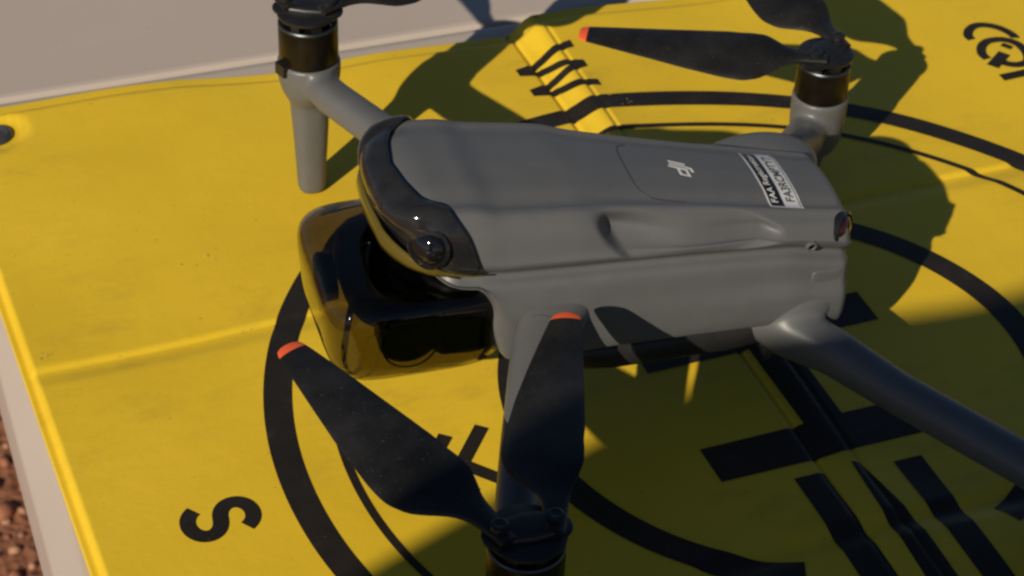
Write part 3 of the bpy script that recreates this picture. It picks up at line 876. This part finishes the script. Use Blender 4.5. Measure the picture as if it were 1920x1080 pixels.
def blade_mesh(L, hand, droop):
    """blade along +x from its hinge pin; hand flips leading and trailing edge; returns rings"""
    rings = []; n = 18
    rs = list(np.linspace(-0.05, 0.94, 50))+[0.955, 0.965, 0.975, 0.985, 0.992, 0.997, 1.0]
    for r in rs:
        c = float(np.mean([np.interp(r+d, CH_R, CH_C) for d in (-0.012, 0, 0.012)])) if r < 0.93 else float(np.interp(r, CH_R, CH_C))
        tw = -R(np.interp(r, [-0.05, 0.08, 0.2, 0.35, 0.7, 1.0], [0, 6, 17, 15, 9, 6]))
        th = np.interp(r, [-0.05, 0.07, 0.2, 0.5, 1.0], [0.0036, 0.0034, 0.0024, 0.0015, 0.0009])
        off = float(np.mean([np.interp(r+d, [-0.05, 0.08, 0.2, 0.3, 0.55, 1.0], [0.0, 0.0004, 0.0036, 0.0058, 0.0046, 0.0010]) for d in (-0.03, -0.015, 0, 0.015, 0.03)]))*hand
        x = r*L; zc_ = -droop*(max(r, 0.0)**1.6)
        ring = []
        for k in range(n):
            a = 2*math.pi*k/n
            u = math.cos(a); w = math.sin(a)
            yy = c/2*u; zz = th/2*w*(0.85+0.25*u*hand) + 0.05*c*(1-u*u)*min(1.0, max(0.0, r*6))
            ring.append((x, off+yy*math.cos(tw)-zz*math.sin(tw)*hand, zc_+zz*math.cos(tw)+yy*hand*math.sin(tw)))
        rings.append(ring)
    return rs, rings
def propeller(parent, x, y, z, dirs, hand, LL, droop=0.004):
    """dirs: the counter-clockwise blade first; the two hinge pins sit across the hub"""
    mid_ = R(sum(dirs)/2)
    pins = [(x+0.0088*math.cos(mid_+k), y+0.0088*math.sin(mid_+k)) for k in (math.pi/2, -math.pi/2)]
    hub = MB()
    hub.lathe([(0.0060, z-0.0030), (0.0072, z-0.0022), (0.0072, z-0.0014), (0.004, z-0.0012)], (x, y, 0), (0, 0, 1), 30)
    hub.tube([(*pins[0], z-0.0004), (x, y, z-0.0004), (*pins[1], z-0.0004)], [(0.0050, 0.0022), (0.0062, 0.0026), (0.0050, 0.0022)], 20, 0, (0, 0, 1), 3)
    for q in pins:
        hub.lathe([(0.0054, z-0.0024), (0.0056, z-0.0018), (0.0056, z-0.0012), (0.0050, z-0.0008)], (*q, 0), (0, 0, 1), 26)
        hub.lathe([(0.0030, z+0.0022), (0.0029, z+0.0036), (0.0020, z+0.0040), (0.0008, z+0.0037)], (*q, 0), (0, 0, 1), 18)
    p = hub.build('propeller', [M_BLACK], parent, True, 35)
    for d, q, L in zip(dirs, pins, LL):
        rs, rings = blade_mesh(L, hand, droop)
        mb = MB(); mb.loft(rings)
        a = R(d); ca, sa = math.cos(a), math.sin(a)
        mb.v = [(q[0]+ca*t[0]-sa*t[1], q[1]+sa*t[0]+ca*t[1], z+0.0008+t[2]) for t in mb.v]
        n = 18
        mb.m = [1 if (i < (len(rs)-1)*n and rs[i//n] > 0.958) or i == len(mb.f)-1 else 0 for i in range(len(mb.f))]
        mb.build('blade', [M_BLADE, M_ORANGE], p, True, 50)
    return p
PROP_F = {-1: ((111.0, 70.0), 1, (0.1155, 0.107)), 1: ((102.0, 32.0), -1, (0.109, 0.109))}
PROP_R = {-1: ((-30.0, -80.0), -1, (0.109, 0.109)), 1: ((153.0, 98.0), 1, (0.0995, 0.107))}
for s in (-1, 1):
    x, y = 0.0, (0.151 if s > 0 else -0.157)
    gz = ground_z((x, y))
    a = MB()
    a.tube([(0.055, s*0.018, 0.0650), (0.047, s*0.033, 0.0645), (0.0345, s*0.055, 0.0640), (0.0180, s*0.095, 0.0625), (0.0050, s*0.130, 0.0595), (0.000, s*0.152, 0.0570)],
           [(0.0160, 0.0098), (0.0118, 0.0084), (0.0092, 0.0076), (0.0078, 0.0068), (0.0074, 0.0068), (0.0068, 0.0068)], 20, 0, (0, 0, 1), 2.4)
    a.lathe([(0.0095, 0.0480), (0.0118, 0.0530), (0.0130, 0.0590), (0.0132, 0.0662), (0.0128, 0.0670)], (x, y, 0), (0, 0, 1), 36)
    a.tube([(x, y, 0.056), (x, y, 0.044), (x, y, 0.024), (x, y+0.0005*s, gz+0.004), (x, y+0.0005*s, gz+0.0012), (x, y+0.0005*s, gz)],
           [(0.0090, 0.0100), (0.0074, 0.0082), (0.0064, 0.0070), (0.0056, 0.0060), (0.0054, 0.0057), (0.0046, 0.0048)], 22, 0, (1, 0, 0), 2.6)
    arm = smooth_skin(a.build('front_arm', [M_GREY], DR))
    hinge_seam(arm, (0.0424, s*0.0400, 0.0643), (-0.48, s*0.88, -0.02), 0.0104, 0.0080)
    nb = MB().box((x-0.0112, y-0.0045, 0.0655), (0.0024, 0.0030, 0.0026), 0, 0.4)
    nb.build('cable_notch', [M_BLACK], arm)
    motor(arm, x, y, 0.0660, 0.0840, 0.0122)
    propeller(DR, x, y, 0.0908, *PROP_F[s], droop=0.006 if s < 0 else 0.003)
for s in (-1, 1):
    x, y = 0.213, (0.1125 if s > 0 else -0.127)
    gz = ground_z((x, y))
    a = MB()
    if s > 0: path = [(0.140, 0.016, 0.0440), (0.148, 0.028, 0.0420), (0.161, 0.047, 0.0385), (0.186, 0.083, 0.0325), (0.205, 0.104, 0.0275), (0.213, 0.1125, 0.0250)]
    else: path = [(0.134, -0.016, 0.0410), (0.1435, -0.029, 0.0365), (0.1560, -0.041, 0.0335), (0.1710, -0.063, 0.0300), (0.2005, -0.109, 0.0285), (0.213, -0.127, 0.0270)]
    a.tube(path, [(0.0105, 0.0110), (0.0096, 0.0102), (0.0084, 0.0086), (0.0075, 0.0076), (0.0080, 0.0074), (0.0085, 0.0075)], 20, 0, (0, 0, 1), 2.4)
    if s > 0: a.ellipsoid((0.1440, 0.0270, 0.0700), (0.030, 0.0180, 0.0130), rot=Matrix.Rotation(R(12), 3, 'Z')).tube([(0.152, 0.034, 0.0640), (0.178, 0.067, 0.0440), (0.204, 0.100, 0.0260)], [(0.0120, 0.0105), (0.0085, 0.0090), (0.0070, 0.0070)], 18)
    else: a.ellipsoid((0.145, -0.0240, 0.0465), (0.018, 0.0085, 0.0105))
    a.lathe([(0.0085, 0.0130), (0.0110, 0.0180), (0.0118, 0.0270), (0.0122, 0.0406), (0.0118, 0.0412)], (x, y, 0), (0, 0, 1), 36)
    a.tube([(x-0.004, y-0.004*s, 0.020), (x-0.004, y-0.004*s, gz+0.003), (x-0.004, y-0.004*s, gz)], [(0.0070, 0.0070), (0.0055, 0.0055), (0.0045, 0.0045)], 18, 0, (1, 0, 0), 2.4)
    arm = smooth_skin(a.build('rear_arm', [M_GREY], DR))
    motor(arm, x, y, 0.0405, 0.0565, 0.0114)
    propeller(DR, x, y, 0.0620, *PROP_R[s], droop=0.002)

# ------------------------------------------------------------------ the person filming, behind the camera (casts the soft shade over the right of the pad)
SA, SB = Vector((0.789, 0.615, 0)), Vector((-0.615, 0.789, 0))
def pp_(p, a, z): return SA*a + SB*p + Vector((0, 0, z))
J = dict(pelvis=(-0.17, -1.13, 0.20, 0.135, 0.105), waist=(-0.17, -1.13, 0.34, 0.125, 0.10), chest=(-0.17, -1.13, 0.52, 0.145, 0.11), upper=(-0.16, -1.12, 0.655, 0.118, 0.092), neck=(-0.165, -1.11, 0.735, 0.068, 0.060),
         jaw=(-0.175, -1.095, 0.790, 0.070, 0.078), crown=(-0.175, -1.105, 0.890, 0.080, 0.088), top=(-0.175, -1.11, 0.935, 0.050, 0.055),
         shl=(-0.028, -1.12, 0.622, 0.072, 0.068), ell=(0.094, -1.08, 0.410, 0.050, 0.050), wrl=(-0.140, -0.83, 0.480, 0.028, 0.026), hal=(-0.190, -0.765, 0.505, 0.034, 0.022),
         shr=(-0.300, -1.12, 0.628, 0.070, 0.066), elr=(-0.410, -1.06, 0.400, 0.048, 0.048), wrr=(-0.330, -0.83, 0.480, 0.028, 0.026), har=(-0.290, -0.765, 0.505, 0.034, 0.022),
         hil=(-0.085, -1.13, 0.12, 0.090, 0.090), knl=(-0.075, -1.11, -0.26, 0.062, 0.062), anl=(-0.070, -1.13, -0.66, 0.042, 0.042), tol=(-0.060, -1.00, -0.705, 0.042, 0.030),
         hir=(-0.255, -1.13, 0.12, 0.090, 0.090), knr=(-0.265, -1.11, -0.26, 0.062, 0.062), anr=(-0.270, -1.13, -0.66, 0.042, 0.042), tor=(-0.285, -1.00, -0.705, 0.042, 0.030))
names = list(J)
ED = [('pelvis', 'waist'), ('waist', 'chest'), ('chest', 'upper'), ('upper', 'neck'), ('neck', 'jaw'), ('jaw', 'crown'), ('crown', 'top'), ('upper', 'shl'), ('shl', 'ell'), ('ell', 'wrl'), ('wrl', 'hal'),
      ('upper', 'shr'), ('shr', 'elr'), ('elr', 'wrr'), ('wrr', 'har'), ('pelvis', 'hil'), ('hil', 'knl'), ('knl', 'anl'), ('anl', 'tol'), ('pelvis', 'hir'), ('hir', 'knr'), ('knr', 'anr'), ('anr', 'tor')]
pm = bpy.data.meshes.new('person')
pm.from_pydata([tuple(pp_(*J[n][:3])) for n in names], [(names.index(a), names.index(b_)) for a, b_ in ED], [])
pm.materials.append(plastic("dark_clothing", (0.035, 0.037, 0.045), 0.85, 0.2, 60, 0.1, 0.2))
po = bpy.data.objects.new('person', pm); COL.objects.link(po)
sk = po.modifiers.new('skin', 'SKIN'); sk.use_smooth_shade = True
for i, n in enumerate(names):
    v = pm.skin_vertices[0].data[i]; v.radius = J[n][3:5]; v.use_root = (n == 'pelvis')
ss = po.modifiers.new('subdivide', 'SUBSURF'); ss.levels = 2; ss.render_levels = 2
tag(po, 'person in dark clothing standing at the near side of the table', 'person')
